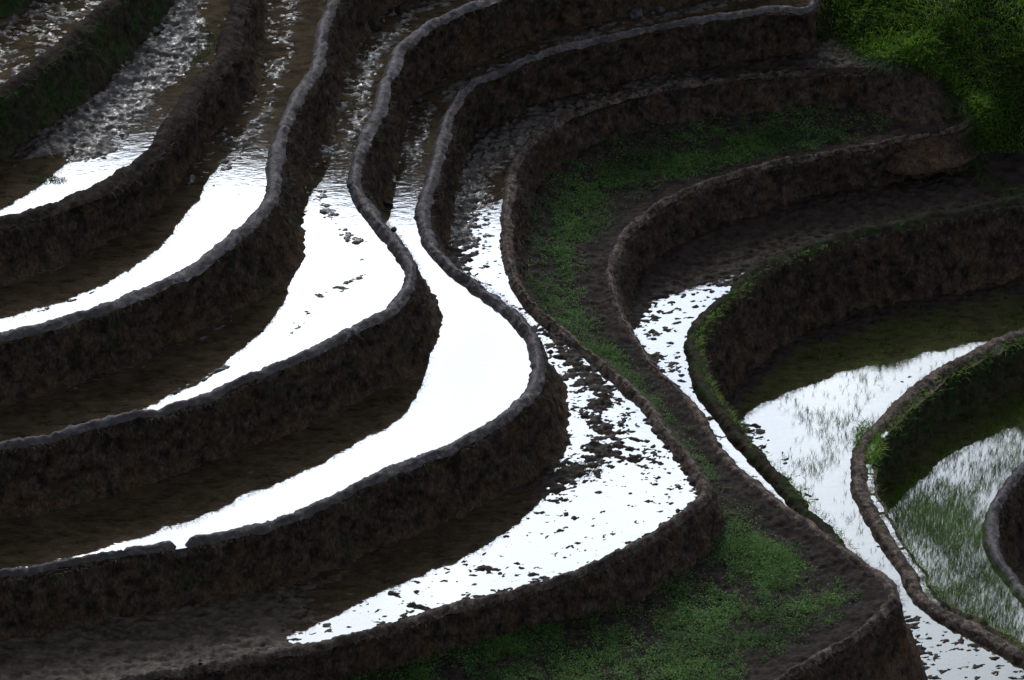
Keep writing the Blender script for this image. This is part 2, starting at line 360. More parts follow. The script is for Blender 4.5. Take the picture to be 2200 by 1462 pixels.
def build_wall(k):
    w, b, H, fm, bm, sm, dens, label = WALL[k]
    c = CUR[k]
    px, py = proj(np.c_[c, np.full(len(c), LV[k])])
    keep = (px > -420) & (px < 2620) & (py > -260) & (py < 1900)
    idx = np.where(keep)[0]; c = c[idx[0]:idx[-1] + 1]
    t, n = frame(c)
    s = np.arange(len(c)) * STEP
    sd = ord(k)
    zt = LV[k] + HB
    root = empty('terrace_wall', (c[len(c) // 2][0], c[len(c) // 2][1], LV[k] + HB - H))
    tag(root, label, 'terrace wall', 'mud walls stepping down the terraced hillside', 'thing')
    off = np.array(root.location)
    wig = 0.020 * fbm(s * 1.6, s * 0, sd, 3) + 0.010 * fbm(s * 6, s * 0, sd + 5, 2)
    ww = w * (1 + 0.20 * fbm(s * 0.6, s * 0 + 3, sd + 9, 3) + 0.12 * fbm(s * 2.5, s * 0 + 5, sd + 11, 2))
    ht = 0.022 * fbm(s * 1.1, s * 0 + 7, sd + 2, 3)
    if k == 'C': ht = ht + 0.08 * sstep(440 - proj(np.c_[c, np.full(len(c), zt)])[0], 0, 260)
    if k == 'D':
        dn = np.linalg.norm(c - NOTCH, axis=1)
        ht = ht - 0.17 * np.exp(-(dn / 0.13) ** 4)
    lpx, lpy = proj(np.c_[c, np.full(len(c), zt)])
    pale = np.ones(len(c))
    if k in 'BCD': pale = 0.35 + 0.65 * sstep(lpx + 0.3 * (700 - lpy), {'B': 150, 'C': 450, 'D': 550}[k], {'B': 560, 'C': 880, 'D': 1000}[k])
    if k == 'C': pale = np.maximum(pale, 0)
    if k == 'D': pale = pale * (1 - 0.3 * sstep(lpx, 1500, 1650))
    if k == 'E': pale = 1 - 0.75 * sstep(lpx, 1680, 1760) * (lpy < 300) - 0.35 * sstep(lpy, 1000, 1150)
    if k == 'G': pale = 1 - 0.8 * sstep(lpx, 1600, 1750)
    thin = np.ones(len(c))
    if k in 'EF': thin = 1 - 0.35 * sstep(lpx, {'E': 1120, 'F': 1400}[k], {'E': 1350, 'F': 1600}[k]) * (lpy < 500)
    if k == 'D': thin = 1 - 0.25 * sstep(lpx, 1150, 1450) - 0.2 * sstep(600 - lpx, 0, 400)
    if k == 'C': thin = 1 - 0.2 * sstep(500 - lpx, 0, 400)
    ww = ww * thin
    # bund
    prof = [(-0.16, -0.34), (-0.08, -0.18), (-0.035, -0.10), (-0.005, -0.05), (0.018, -0.015), (0.04, 0.0)]
    prof += [(None, f) for f in (0.26, 0.36, 0.46, 0.56, 0.66, 0.75, 0.84, 0.92, 1.0)]
    cross = np.abs(fbm(s * 9, s * 0 + 2, sd + 33, 2))
    rows = []
    for o, zz in prof:
        if o is None:
            f = zz; off_o = ww * f; z = 0.014 * math.sin(math.pi * min(1, f * 1.3)) - 0.075 * max(0, (f - 0.45) / 0.55) ** 1.6
            fade = 1.0
            if k == 'H': z = z - 0.085 * math.exp(-((f - 0.74) / 0.17) ** 2) + 0.05 * max(0, f - 0.8) / 0.2
        else: off_o = np.full(len(c), o); z = zz; fade = 1.0 if zz > -0.11 else 0.3
        ew = (0.013 * fbm(s * 8, s * 0 + off_o * 3, sd + 12, 3) + 0.011 * fbm(s * 20, s * 0 + off_o * 12, sd + 14, 2)) * (1.0 if zz > -0.2 or o is None else 0.3)
        q = c + n * (off_o + wig + ew)[:, None]
        dz = 0.018 * fbm(q[:, 0] * 4, q[:, 1] * 4, sd + 20, 3) + 0.013 * fbm(q[:, 0] * 15, q[:, 1] * 15, sd + 30, 3) - 0.016 * cross - 0.040 * np.clip(fbm(q[:, 0] * 3.4, q[:, 1] * 3.4, sd + 37, 3) - 0.25, 0, 1)
        rows.append(np.c_[q, zt + 0.008 + z + (ht + dz) * fade])
    last = rows[-1]
    if k == 'H':
        a0, a1 = np.argmin(np.hypot(lpx - 2015, lpy - 1318)), np.argmin(np.hypot(lpx - 1900, lpy - 890))
        sl = slice(min(a0, a1), max(a0, a1))
        pr = np.stack([np.c_[(c + n * (ww * fr + wig)[:, None])[sl], zt - 0.060 - 0.06 * np.abs(np.linspace(-1, 1, sl.stop - sl.start)) ** 6 - 0.012 * np.abs(fbm(s[sl] * 3, s[sl] * 0, 77, 2))] for fr in (0.56, 0.72, 0.88)])
        v, f = strip(pr); tag(mesh_obj('water', v, f[:, ::-1], M['water']), None, None, None, 'structure')
    rows = np.stack(rows) - off
    v, f = strip(rows)
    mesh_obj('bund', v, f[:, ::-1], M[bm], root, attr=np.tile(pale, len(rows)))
    # stubble along the outer shoulder of the bund
    cnt = int(170 * len(c) * STEP)
    ci = rng.integers(1, len(c) - 1, cnt); ed = np.clip(rng.normal(0.98, 0.16, cnt), 0.2, 1.25)
    m_ = fbm(s[ci] * 0.8, s[ci] * 0, sd + 85, 3) > rng.uniform(-0.7, 0.8, cnt); ci, ed = ci[m_], ed[m_]; cnt = len(ci)
    base = np.c_[c[ci] + n[ci] * (w * ed)[:, None], last[ci, 2] + np.clip(1 - ed, 0, 0.5) * 0.15] - off
    d = np.c_[n[ci] * rng.normal(0.5, 0.4, (cnt, 1)) + t[ci] * rng.normal(0, 0.6, (cnt, 1)), rng.uniform(-0.1, 0.8, cnt)]
    d /= np.linalg.norm(d, axis=1)[:, None]
    g = blades('stubble', base, d, rng.uniform(0.02, 0.07, cnt), rng.uniform(0.005, 0.011, cnt), M[sm], root, 0.6)
    tag(g, None, None, None, 'stuff')
    # face
    deep = EXTRA.get(k, 0.5)
    lpx, lpy = proj(np.c_[c, np.full(len(c), zt)])
    bs = np.ones(len(c))
    if k == 'E': bs = 1 + 2.2 * sstep(lpx, 1830, 1950)
    if k in 'DF': bs = 1 + 0.8 * sstep(lpx, {'D': 1640, 'F': 2000}[k], {'D': 1730, 'F': 2090}[k])
    top = -0.035
    hs = np.r_[np.linspace(0, 1, 34), 1 + np.array([0.25, 0.6, 1.0]) * deep / H]
    cut = np.zeros(len(c))
    if k in FOOT:
        b0 = c + n * (ww + (b + 0.06) * bs)[:, None]
        fx, fy = proj(np.c_[b0, np.full(len(c), zt - H)])
        ks, vs_ = [], []
        for x_, y_ in FOOT[k]:
            near = np.hypot(fx - x_, fy - y_)
            j = int(np.argmin(near))
            if near[j] < 130:
                tgt = at(x_, y_, zt - H)[:2]
                ks.append(j); vs_.append(float((b0[j] - tgt) @ n[j]))
        if ks:
            o_ = np.argsort(ks); cut = np.interp(np.arange(len(c)), np.array(ks)[o_], np.array(vs_)[o_])
            wn = int(0.6 / STEP); cut = np.convolve(np.pad(cut, wn, 'edge'), np.ones(2 * wn + 1) / (2 * wn + 1), 'valid')
            cut = np.clip(cut, -0.5, b * bs - 0.02)
    rows = []
    for i, hh in enumerate(hs):
        h = hh * H
        o = b * (0.55 * hh + 0.45 * hh ** 2) if hh <= 1 else b * 1.0 + 0.28 * (hh - 1) * H
        fl = 0.06 * max(0, (hh - 0.86) / 0.14) ** 2 if hh <= 1 else 0.06
        amp = min(1.0, hh / 0.08)
        d = -0.02 + 0.036 * fbm(s * 1.3, s * 0 + h * 1.1, sd + 40, 3) + 0.036 * fbm(s * 5, s * 0 + h * 3.2, sd + 50, 3) + 0.026 * fbm(s * 13, s * 0 + h * 8, sd + 60, 3)
        q = last[:, :2] + n * (o * bs + fl - cut * min(1, hh) + d * amp)[:, None]
        rows.append(np.c_[q, last[:, 2] - h * (1 - 0.07 / H) + (0.0 if i == 0 else 0.012 * fbm(s * 5, s * 0 + h * 5, sd + 70, 2))])
    rows = np.stack(rows)
    v, f = strip(rows - off)
    mesh_obj('wall_face', v, f[:, ::-1], M[fm], root, attr=np.repeat(np.clip(hs, 0, 1), len(c)))
    # dry stalks and grass hanging on the face
    cnt = int(dens * len(c) * STEP)
    ci = rng.integers(1, len(c) - 1, cnt); ri = (rng.beta(0.9, 1.3, cnt) * 32).astype(int)
    den = fbm(s[ci] * 0.9, hs[ri] * 1.3, sd + 80, 3)
    m_ = den > rng.uniform(-0.9, 0.5, cnt)
    ci, ri = ci[m_], ri[m_]; cnt = len(ci)
    base = rows[ri, ci] - off
    d = np.c_[n[ci] * rng.uniform(0.25, 0.8, (cnt, 1)) + t[ci] * rng.normal(0, 0.35, (cnt, 1)), rng.uniform(-0.5, 0.6, cnt)]
    d /= np.linalg.norm(d, axis=1)[:, None]
    side = np.c_[t[ci], np.zeros(cnt)]
    g = blades('grass', base, d, rng.uniform(0.03, 0.12, cnt), rng.uniform(0.005, 0.013, cnt), M[sm], root, 0.8, 2, side)
    tag(g, None, None, None, 'stuff')
    if k in ('G', 'H'):
        # a green fringe along the bund's outer edge
        cnt = int((200 if k == 'G' else 320) * len(c) * STEP)
        ci = rng.integers(1, len(c) - 1, cnt)
        edge = rng.normal(0.9, 0.22, cnt)
        bpx, bpy = proj(np.c_[c[ci], np.full(cnt, zt)])
        if k == 'G': lim = np.clip((1950 - bpx) / 350, 0.0, 1)
        else: lim = np.full(cnt, 0.8)
        m_ = (fbm(s[ci] * 1.1, edge * 2, sd + 90, 3) * 0.6 + 0.5 > rng.uniform(0, 1, cnt)) & (rng.uniform(0, 1, cnt) < lim)
        ci, edge = ci[m_], edge[m_]; cnt = len(ci)
        q = c[ci] + n[ci] * (w * edge)[:, None]
        base = np.c_[q, np.full(cnt, zt - 0.02) - np.clip(edge - 1, 0, 1) * 0.35] - off
        d = np.c_[n[ci] * rng.normal(0.35, 0.4, (cnt, 1)) + t[ci] * rng.normal(0, 0.5, (cnt, 1)), rng.uniform(0.3, 1, cnt)]
        d /= np.linalg.norm(d, axis=1)[:, None]
        g = blades('fringe', base, d, rng.uniform(0.05, 0.13, cnt), rng.uniform(0.008, 0.016, cnt), M['grass'], root, 0.5)
        tag(g, None, None, None, 'stuff')
    return root
for k in WALL: build_wall(k)

# ------------------------------------------------------------------ paddies: mud bed and water
NEXT = 'YZABCDEFGHIJ'
def G_(px, py, x, y, rx, ry, a):
    return a * np.exp(-(((px - x) / rx) ** 2 + ((py - y) / ry) ** 2))
def near_line(px, py, pts, r):
    pts = np.asarray(pts, float); best = np.full(px.shape, 1e9)
    for (x0, y0), (x1, y1) in zip(pts[:-1], pts[1:]):
        dx, dy = x1 - x0, y1 - y0; L = dx * dx + dy * dy
        t = np.clip(((px - x0) * dx + (py - y0) * dy) / L, 0, 1)
        best = np.minimum(best, np.hypot(px - x0 - t * dx, (py - y0 - t * dy) * 1.3))
    return np.exp(-(best / r) ** 2)

def mud_height(k, px, py, x, y, dup, drim):
    """height of the mud above the water of its paddy; dup = distance to the wall above, drim = to the rim"""
    sd = ord(k)
    n1 = fbm(x * 2.2, y * 2.2, 300 + sd, 4)
    n2 = fbm(x * 6.5, y * 12.5, 320 + sd, 4, 0.62)
    n3 = fbm(x * 15, y * 26.0, 340 + sd, 2)
    cl = 0.046 * n2 + 0.016 * n3                      # clods
    foot = np.exp(-(dup / 0.14) ** 2) * 0.05
    if k == 'Z':
        return -0.004 + 0.016 * n1 + cl * 0.9
    if k == 'A':
        e = 1 - sstep(py + 0.18 * (300 - px), 335, 400)
        side = sstep(drim, 0.15, 0.8)
        b = -0.070 + e * (0.092 * side + 0.024) + G_(px, py, 405, 98, 55, 40, .05) + G_(px, py, 100, 385, 50, 12, .06)
        return b + 0.02 * n1 * (0.4 + e) + cl * (0.55 + 0.4 * e) + foot
    if k == 'B':
        e = 1 - sstep(py, 340, 430)
        side = np.exp(-((dup - 0.36) / 0.24) ** 2)
        b = -0.078 + e * 0.085 * side + G_(px, py, 510, 305, 28, 14, .07) + 0.06 * near_line(px, py, [(60, 678), (110, 660), (180, 638), (250, 604)], 6)
        return b + 0.015 * n1 + cl * 0.95 + foot
    if k == 'C':
        e = 1 - sstep(py, 300, 430)
        side = np.exp(-((dup - 0.34) / 0.24) ** 2)
        b = -0.068 + e * 0.085 * side
        b = b + 0.072 * near_line(px, py, [(690, 420), (708, 460), (735, 500), (765, 525)], 22) + 0.046 * near_line(px, py, [(785, 565), (770, 600), (690, 630), (660, 690), (625, 715)], 18)
        b = b + 0.085 * near_line(px, py, [(520, 775), (470, 795), (440, 815), (370, 845)], 8)
        return b + 0.012 * n1 + cl + foot
    if k == 'D':
        e = 1 - sstep(py, 330, 440)
        side = np.exp(-((dup - 0.2) / 0.2) ** 2)
        b = -0.092 + e * 0.098 * np.exp(-((dup - 0.25) / 0.22) ** 2) + 0.026 * near_line(px, py, [(980, 640), (1010, 690), (1015, 740), (1000, 830)], 50)
        return b + 0.015 * n1 + cl + foot
    if k == 'E':
        neck = 1 - sstep(py, 560, 660)
        b = -0.033 + 0.050 * neck * (1 - sstep(dup, 0.25, 0.8)) + 0.03 * (1 - sstep(py, 260, 400))
        b = b + 0.042 * near_line(px, py, [(1180, 715), (1240, 770), (1280, 830), (1290, 900), (1290, 965)], 42) + 0.014 * near_line(px, py, [(1210, 740), (1330, 860), (1400, 960)], 70)
        b = b + 0.03 * sstep(px, 1660, 1720) + 0.05 * sstep(px, 1040, 1120) * (1 - sstep(py, 300, 340))
        b = b + G_(px, py, 1235, 1012, 60, 24, .07) + G_(px, py, 1180, 1050, 60, 30, .05) + 0.022 * near_line(px, py, [(1250, 960), (1420, 1000), (1490, 1020)], 26)
        b = b + 0.035 * near_line(px, py, [(1010, 1222), (1080, 1232), (1150, 1240)], 14) + 0.045 * near_line(px, py, [(840, 1275), (880, 1296), (915, 1308)], 8)
        b = b + 0.030 * near_line(px, py, [(1130, 1100), (1210, 1108), (1270, 1120)], 7)
        b = b + 0.050 * (1 - sstep(px, 520, 800)) * sstep(py, 1180, 1300) + 0.05 * (1 - sstep(drim, 0.03, 0.18)) * (py > 900) + 0.05 * (1 - sstep(px, 560, 660)) * sstep(py, 1250, 1330)
        return b + 0.010 * n1 + cl * 0.95 + 0.016 * sstep(px, 700, 900) * fbm(x * 24, y * 36, 390, 2) + foot * (0.3 + 0.7 * neck)
    if k == 'G':
        up = 1 - sstep(py, 600, 760)
        b = -0.024 + 0.07 * (1 - sstep(dup, 0.15, 0.75)) * up + 0.05 * (1 - sstep(py, 580, 650)) + 0.02 * G_(px, py, 1400, 760, 60, 60, 1) - 0.012 * sstep(py, 820, 900)
        return b + 0.015 * n1 + cl + foot * up
    if k == 'H':
        nose = (1 - sstep(py, 1000, 1060))
        b = -0.070 + 0.11 * (1 - sstep(dup, 0.15, 0.9)) * nose + 0.055 * near_line(px, py, [(1625, 925), (1640, 960), (1680, 985), (1720, 1040), (1760, 1100)], 26)
        b = b + 0.055 * near_line(px, py, [(1840, 825), (1930, 830), (1960, 805), (2010, 775)], 14) + 0.04 * near_line(px, py, [(1790, 1130), (1820, 1150)], 14) + 0.04 * near_line(px, py, [(1860, 1165), (1890, 1180)], 12)
        b = b + 0.09 * sstep(py, 1290, 1340) * (1 - sstep(dup, 0.3, 1.0)) + 0.048 * sstep(py, 1290, 1340)
        return b + 0.015 * n1 + cl * 0.95
    if k == 'I':
        return -0.10 + 0.02 * n1 + cl * 0.4 + foot
    return -0.02 + 0.03 * n1 + cl

def paddy_grid(k, step):
    up = NEXT[NEXT.index(k) - 1] if k != 'Y' else None
    c = CUR[k] if k in CUR else None
    z = LV[k]
    corners = at(np.array([-260, 2460, 2460, -260]), np.array([-220, -220, 1700, 1700]), z)
    x0, x1 = corners[:, 0].min(), corners[:, 0].max(); y0, y1 = corners[:, 1].min(), corners[:, 1].max()
    if k in CUR: y0 = max(y0, CUR[k][:, 1].min() - 0.3); x1 = min(x1, CUR[k][:, 0].max() + 0.3)
    if up: y0 = y0
    xs = np.arange(x0, x1, step); ys = np.arange(y0, y1, step)
    X, Y = np.meshgrid(xs, ys)
    px, py = proj(np.stack([X, Y, np.full_like(X, z)], -1))
    ok = (px > -260) & (px < 2460) & (py > -220) & (py < 1700)
    x = X[ok]; y = Y[ok]
    if c is not None:
        ins = inside(POLY[k], x, y)
        dr = dist_to(c, x, y)
        good = ins | (dr < 0.10)
    else:
        good = np.ones(len(x), bool); dr = np.full(len(x), 9.0)
    if up:
        iu = inside(POLY[up], x, y)
        du = dist_to(CUR[up], x, y)
        good &= ~(iu & (du > 0.05))
        wtot = WALL[up][0] + WALL[up][1]
        du = np.clip(du - wtot, 0, 99)
    else: du = np.full(len(x), 9.0)
    full = np.zeros(X.shape, bool); tmp = np.zeros(len(x), bool); tmp[good] = True; full[ok] = tmp
    DR = np.full(X.shape, 9.0); DR[ok] = dr; DU = np.full(X.shape, 9.0); DU[ok] = du
    return X, Y, px, py, full, DU, DR

def grid_mesh(name, X, Y, Z, full, material, zone=None):
    r, c = X.shape
    q = full[:-1, :-1] & full[1:, :-1] & full[:-1, 1:] & full[1:, 1:]
    i, j = np.where(q)
    a = i * c + j
    f = np.stack([a, a + 1, a + c + 1, a + c], -1)
    used = np.zeros(r * c, bool); used[f.ravel()] = True
    new = np.cumsum(used) - 1
    v = np.stack([X, Y, Z], -1).reshape(-1, 3)[used]
    return mesh_obj(name, v, new[f], material, mat2=None if zone is None else (zone[0], zone[1].ravel()[a]))

def water_sheet(k):
    c = CUR[k]
    px, py = proj(np.c_[c, np.full(len(c), LV[k])])
    t_, n_ = frame(c)
    poly = POLY[k].copy(); nc = len(c[::4]); poly[:nc] += n_[::4] * 0.13
    tri = tessellate_polygon([[Vector((p[0], p[1], 0)) for p in poly]])
    v = np.c_[poly, np.full(len(poly), LV[k])]
    tri = np.array(tri)
    a, b_, d = v[tri[:, 0]], v[tri[:, 1]], v[tri[:, 2]]
    fl = ((b_ - a)[:, 0] * (d - a)[:, 1] - (b_ - a)[:, 1] * (d - a)[:, 0]) < 0
    tri[fl] = tri[fl][:, ::-1]
    o = mesh_obj('water', v, tri, M['water_green' if k in 'HI' else 'water'], smooth=False)
    return tag(o, None, None, None, 'structure')

FIELD = {}
for k in 'ZABCDEFGHIJ':
    X, Y, px, py, full, DU, DR = paddy_grid(k, 0.03 if k not in 'J' else 0.08)
    if k == 'F':
        n1 = fbm(X * 1.6, Y * 1.3, 800, 4); n2 = fbm(X * 12, Y * 12, 810, 4)
        Hh = 0.03 * n1 + 0.03 * n2 + 0.09 * np.exp(-(DR / 0.22) ** 2) + 0.24 * np.exp(-(DU / 0.45) ** 2) * (0.6 + 0.5 * (1 - sstep(py, 350, 500)))
        FIELD['F'] = (X, Y, Hh, full, px, py, DU, DR)
        o = grid_mesh('ground', X, Y, LV[k] + Hh, full, M['soil'])
        tag(o, None, None, None, 'structure')
        continue
    Hh = mud_height(k, px, py, X, Y, DU, DR)
    FIELD[k] = (X, Y, Hh, full, px, py, DU, DR)
    o = grid_mesh('mud', X, Y, LV[k] + Hh, full, M['mud_wet' if k in 'ZABC' else 'mud'], (M['mud_wet'], ((py < 540) & (px < 1500)) + 2 * ((px < 760) & (py > 1150))) if k == 'E' else (M['mud_wet'], py < 450) if k == 'D' else None)
    tag(o, None, None, None, 'structure')
    if k != 'J': water_sheet(k)

# ------------------------------------------------------------------ weeds of the dry field
def leaves(name, base, size, material, up=0.6):
    n = len(base)
    a = rng.uniform(0, 2 * math.pi, n); el = rng.uniform(0.0, 1.1, n) * up
    d = np.stack([np.cos(a) * np.cos(el), np.sin(a) * np.cos(el), np.sin(el)], -1)
    s = np.stack([-np.sin(a), np.cos(a), rng.uniform(-0.5, 0.5, n)], -1)
    L = size[:, None]
    V = np.stack([base, base + d * L * 0.5 + s * L * 0.24, base + d * L, base + d * L * 0.5 - s * L * 0.24], 1)
    return mesh_obj(name, V.reshape(-1, 3), np.arange(4 * n).reshape(-1, 4), material, smooth=False)
X, Y, Hh, full, px, py, DU, DR = FIELD['F']
ii = np.where(full.ravel())[0]
x, y, h, qx, qy, du, dr = (a.ravel()[ii] for a in (X, Y, Hh, px, py, DU, DR))
d1 = fbm(x * 1.2, y * 1.0, 900, 4); d2 = fbm(x * 5, y * 4.5, 910, 3)
up_ = sstep(700 - qy, -60, 60)
dens = np.clip(0.72 + 0.7 * d1 + 0.8 * d2, 0.05, 1.3)
strip_up = np.exp(-((du - 0.75) / 0.55) ** 2) * 1.0 * (qy < 520) + (qy >= 520) * (qy < 760) * np.exp(-((du - 0.35) / 0.45) ** 2)
low = (qy >= 760) * 1.0
far_lim = 1 - 0.9 * sstep(qx, 2020, 2080) * (qy < 520)
rimgap = sstep(dr, 0.12, 0.6)
rimgap2 = np.where(qy > 1050, sstep(dr, 0.25, 1.1), rimgap)
lowzone = np.where(qy > 1050, np.clip(0.30 + 0.9 * np.exp(-((qx - 1640) / 190) ** 2) * np.exp(-((qy - 1230) / 190) ** 2) + 0.6 * sstep(qy, 1330, 1450), 0, 1.1), 1)
dens = dens * (strip_up + low) * far_lim * rimgap2 * lowzone
vis = (qx > -100) & (qx < 2300) & (qy < 1560) & (qy > -20)
pick = vis & (rng.uniform(0, 1, len(x)) < dens * 0.9)
bx, by, bh = x[pick], y[pick], h[pick]
cl = 5
n = len(bx)
base = np.stack([np.repeat(bx, cl) + rng.normal(0, 0.030, n * cl), np.repeat(by, cl) + rng.normal(0, 0.030, n * cl),
                 LV['F'] + np.repeat(bh, cl) + rng.uniform(0.0, 0.11, n * cl) * np.repeat(rng.uniform(0.3, 1.2, n), cl)], -1)
o = leaves('weeds', base, rng.uniform(0.012, 0.045, n * cl), M['weed'])
tag(o, 'low green broad leaved weeds spread over the dry field between two brown bunds', 'weeds', None, 'stuff')

tall = np.repeat(np.clip(0.6 + 0.9 * fbm(bx * 2.2, by * 2.2, 930, 3), 0.25, 1.6), 3)
m3 = 3 * n
bb = np.stack([np.repeat(bx, 3) + rng.normal(0, 0.03, m3), np.repeat(by, 3) + rng.normal(0, 0.03, m3), LV['F'] + np.repeat(bh, 3)], -1)
dd = np.stack([rng.normal(0, 0.6, m3), rng.normal(0, 0.6, m3), rng.uniform(0.5, 1, m3)], -1); dd /= np.linalg.norm(dd, axis=1)[:, None]
o = blades('grass', bb, dd, rng.uniform(0.06, 0.20, m3) * tall, rng.uniform(0.006, 0.013, m3), M['field_grass'], None, 0.5)
tag(o, 'fine short grass growing among the weeds of the dry field', 'grass', None, 'stuff')
sel = vis & (rng.uniform(0, 1, len(x)) < 0.05)
ns = int(sel.sum())
bb = np.stack([x[sel], y[sel], LV['F'] + h[sel]], -1)
dd = np.stack([rng.normal(0, 1, ns), rng.normal(0, 1, ns), rng.uniform(0.0, 0.6, ns)], -1); dd /= np.linalg.norm(dd, axis=1)[:, None]
o = blades('straw', bb, dd, rng.uniform(0.04, 0.14, ns), rng.uniform(0.005, 0.012, ns), M['dry'], None, 0.3)
tag(o, 'withered brown straw lying on the soil of the dry field', 'straw', None, 'stuff')

# ------------------------------------------------------------------ rice
def rice(k, count, denf, hmin, hmax, label, wid=(0.004, 0.0075)):
    X, Y, Hh, full, px, py, DU, DR = FIELD[k]
    ii = np.where(full.ravel() & (px.ravel() < 2400) & (py.ravel() < 1650))[0]
    x, y, h, qx, qy, du, dr = (a.ravel()[ii] for a in (X, Y, Hh, px, py, DU, DR))
    d = np.clip(denf(qx, qy, du, dr, x, y), 0, 1)
    d = d * (h < 0.03)
    p = d / d.sum()
    ch = rng.choice(len(x), count, False, p)
    nb = 6
    n = count * nb
    bx = np.repeat(x[ch], nb) + rng.normal(0, 0.012, n); by = np.repeat(y[ch], nb) + rng.normal(0, 0.012, n)
    base = np.stack([bx, by, np.full(n, LV[k] - 0.02)], -1)
    dd = np.stack([rng.normal(0, 0.22, n), rng.normal(0, 0.22, n), np.ones(n)], -1); dd /= np.linalg.norm(dd, axis=1)[:, None]
    hh = np.repeat(rng.uniform(hmin, hmax, count), nb) * rng.uniform(0.6, 1.1, n)
    side = np.tile(np.array([1.0, 0, 0]), (n, 1))
    o = blades('rice_seedlings', base, dd, hh, rng.uniform(*wid, n), M['rice'], None, 0.25, 2, None)
    return tag(o, label, 'rice seedlings', None, 'stuff')
rice('H', 850, lambda qx, qy, du, dr, x, y: (0.12 + np.clip(fbm(x * 1.5, y * 1.2, 951, 3), 0, 1)) * sstep(du, 0.4, 1.0) * (qy < 1290) * sstep(qx, 1640, 1720),
     0.12, 0.22, 'sparse thin rice seedlings standing in the paddy at right centre')
rice('I', 7500, lambda qx, qy, du, dr, x, y: np.clip(0.45 + 0.6 * fbm(x * 1.1, y * 0.9, 953, 3), 0.08, 1) * sstep(du, 0.0, 0.15) * (0.25 + 0.75 * (1 - sstep(qx - 0.25 * (qy - 1100), 2080, 2150))),
     0.14, 0.24, 'dense rice seedlings standing in the paddy at the right edge')

# ------------------------------------------------------------------ grassy bank at the upper right
EDGE = [(1560, -220, 2.2), (1660, -90, 1.3), (1715, -10, 0.75), (1748, 38, 0.42), (1778, 84, 0.12), (1836, 114, 0.06), (1890, 134, 0.14),
        (1950, 145, 0.12), (2018, 182, -0.36), (2066, 224, -0.60), (2090, 258, -0.76), (2100, 320, -1.25), (2112, 384, -1.74), (2160, 412, -1.80), (2240, 410, -1.82), (2450, 372, -1.85)]
e3 = smooth_curve(np.array([at(a, b, z) for a, b, z in EDGE]), 0.08, 0.12)
T = np.r_[-0.12, np.linspace(0, 1, 80) ** 1.3 * 16]
dirv = np.array([0.60, 0.80])
rows = []
for tt in T:
    q = e3[:, :2] + dirv * tt
    z = e3[:, 2] + (0.1 - e3[:, 2]) * 0.75 * sstep(tt, 0.15, 2.2) + 0.32 * tt * (1 if tt > 0 else 2.5) + (0.16 * fbm(q[:, 0] * 0.8, q[:, 1] * 0.8, 970, 4) + 0.05 * fbm(q[:, 0] * 3, q[:, 1] * 3, 975, 3)) * min(1, max(0, tt) / 0.5)
    rows.append(np.c_[q, z])
rows = np.stack(rows)
v, f = strip(rows)
o = mesh_obj('hillside', v, f, M['soil']); tag(o, None, None, None, 'structure')
P = rows[1:].reshape(-1, 3)
nT = len(T) - 1; nE = rows.shape[1]
cnt = 150000
ti = rng.uniform(0, 1, cnt) ** 0.75 * np.searchsorted(T[1:], 9.0); ei = rng.uniform(0, nE - 2, cnt)
t0 = ti.astype(int); e0 = ei.astype(int); ft = (ti - t0)[:, None]; fe = (ei - e0)[:, None]
Rr = rows[1:]
base = (Rr[t0, e0] * (1 - ft) + Rr[t0 + 1, e0] * ft) * (1 - fe) + (Rr[t0, e0 + 1] * (1 - ft) + Rr[t0 + 1, e0 + 1] * ft) * fe
bx_, by_ = proj(base)
m_ = (bx_ > 1500) & (bx_ < 2320) & (by_ > -90) & (by_ < 330)
m_ &= fbm(base[:, 0] * 0.9, base[:, 1] * 0.9, 980, 3) * 0.6 + 0.95 > rng.uniform(0, 1, cnt)
base = base[m_]; n = len(base)
ang = 1.2 * fbm(base[:, 0] * 0.5, base[:, 1] * 0.5, 990, 3) + rng.normal(0, 0.5, n) - 2.2
lean = rng.uniform(0.2, 0.8, n)
d = np.stack([np.cos(ang) * lean, np.sin(ang) * lean, np.ones(n)], -1); d /= np.linalg.norm(d, axis=1)[:, None]
big = 0.7 + 0.7 * np.clip(fbm(base[:, 0] * 0.7, base[:, 1] * 0.7, 995, 3) + 0.4, 0, 1)
o = blades('grass', base, d, rng.uniform(0.14, 0.36, n) * big, rng.uniform(0.012, 0.024, n), M['grass'], None, 0.5, 3)
ne = 9000
ee = rng.integers(0, nE - 1, ne); q = e3[ee] + np.c_[dirv[None, :] * rng.normal(0.05, 0.13, (ne, 1)), np.zeros(ne)]
q[:, 2] += 0.05
dd = np.stack([rng.normal(-0.55, 0.5, ne), rng.normal(-0.6, 0.4, ne), rng.uniform(0.1, 0.9, ne)], -1); dd /= np.linalg.norm(dd, axis=1)[:, None]
kp = fbm(q[:, 0] * 1.5, q[:, 1] * 1.5, 996, 3) > rng.uniform(-0.8, 0.7, ne)
o2 = blades('grass', q[kp], dd[kp], rng.uniform(0.10, 0.34, kp.sum()), rng.uniform(0.008, 0.018, kp.sum()), M['green_stalk'], None, 0.6, 3)
tag(o2, 'dark ragged grass hanging over the lower edge of the hillside beside the wall ends', 'grass', None, 'stuff')
tag(o, 'long wind bent green grass covering the hillside in the top right corner', 'grass', None, 'stuff')

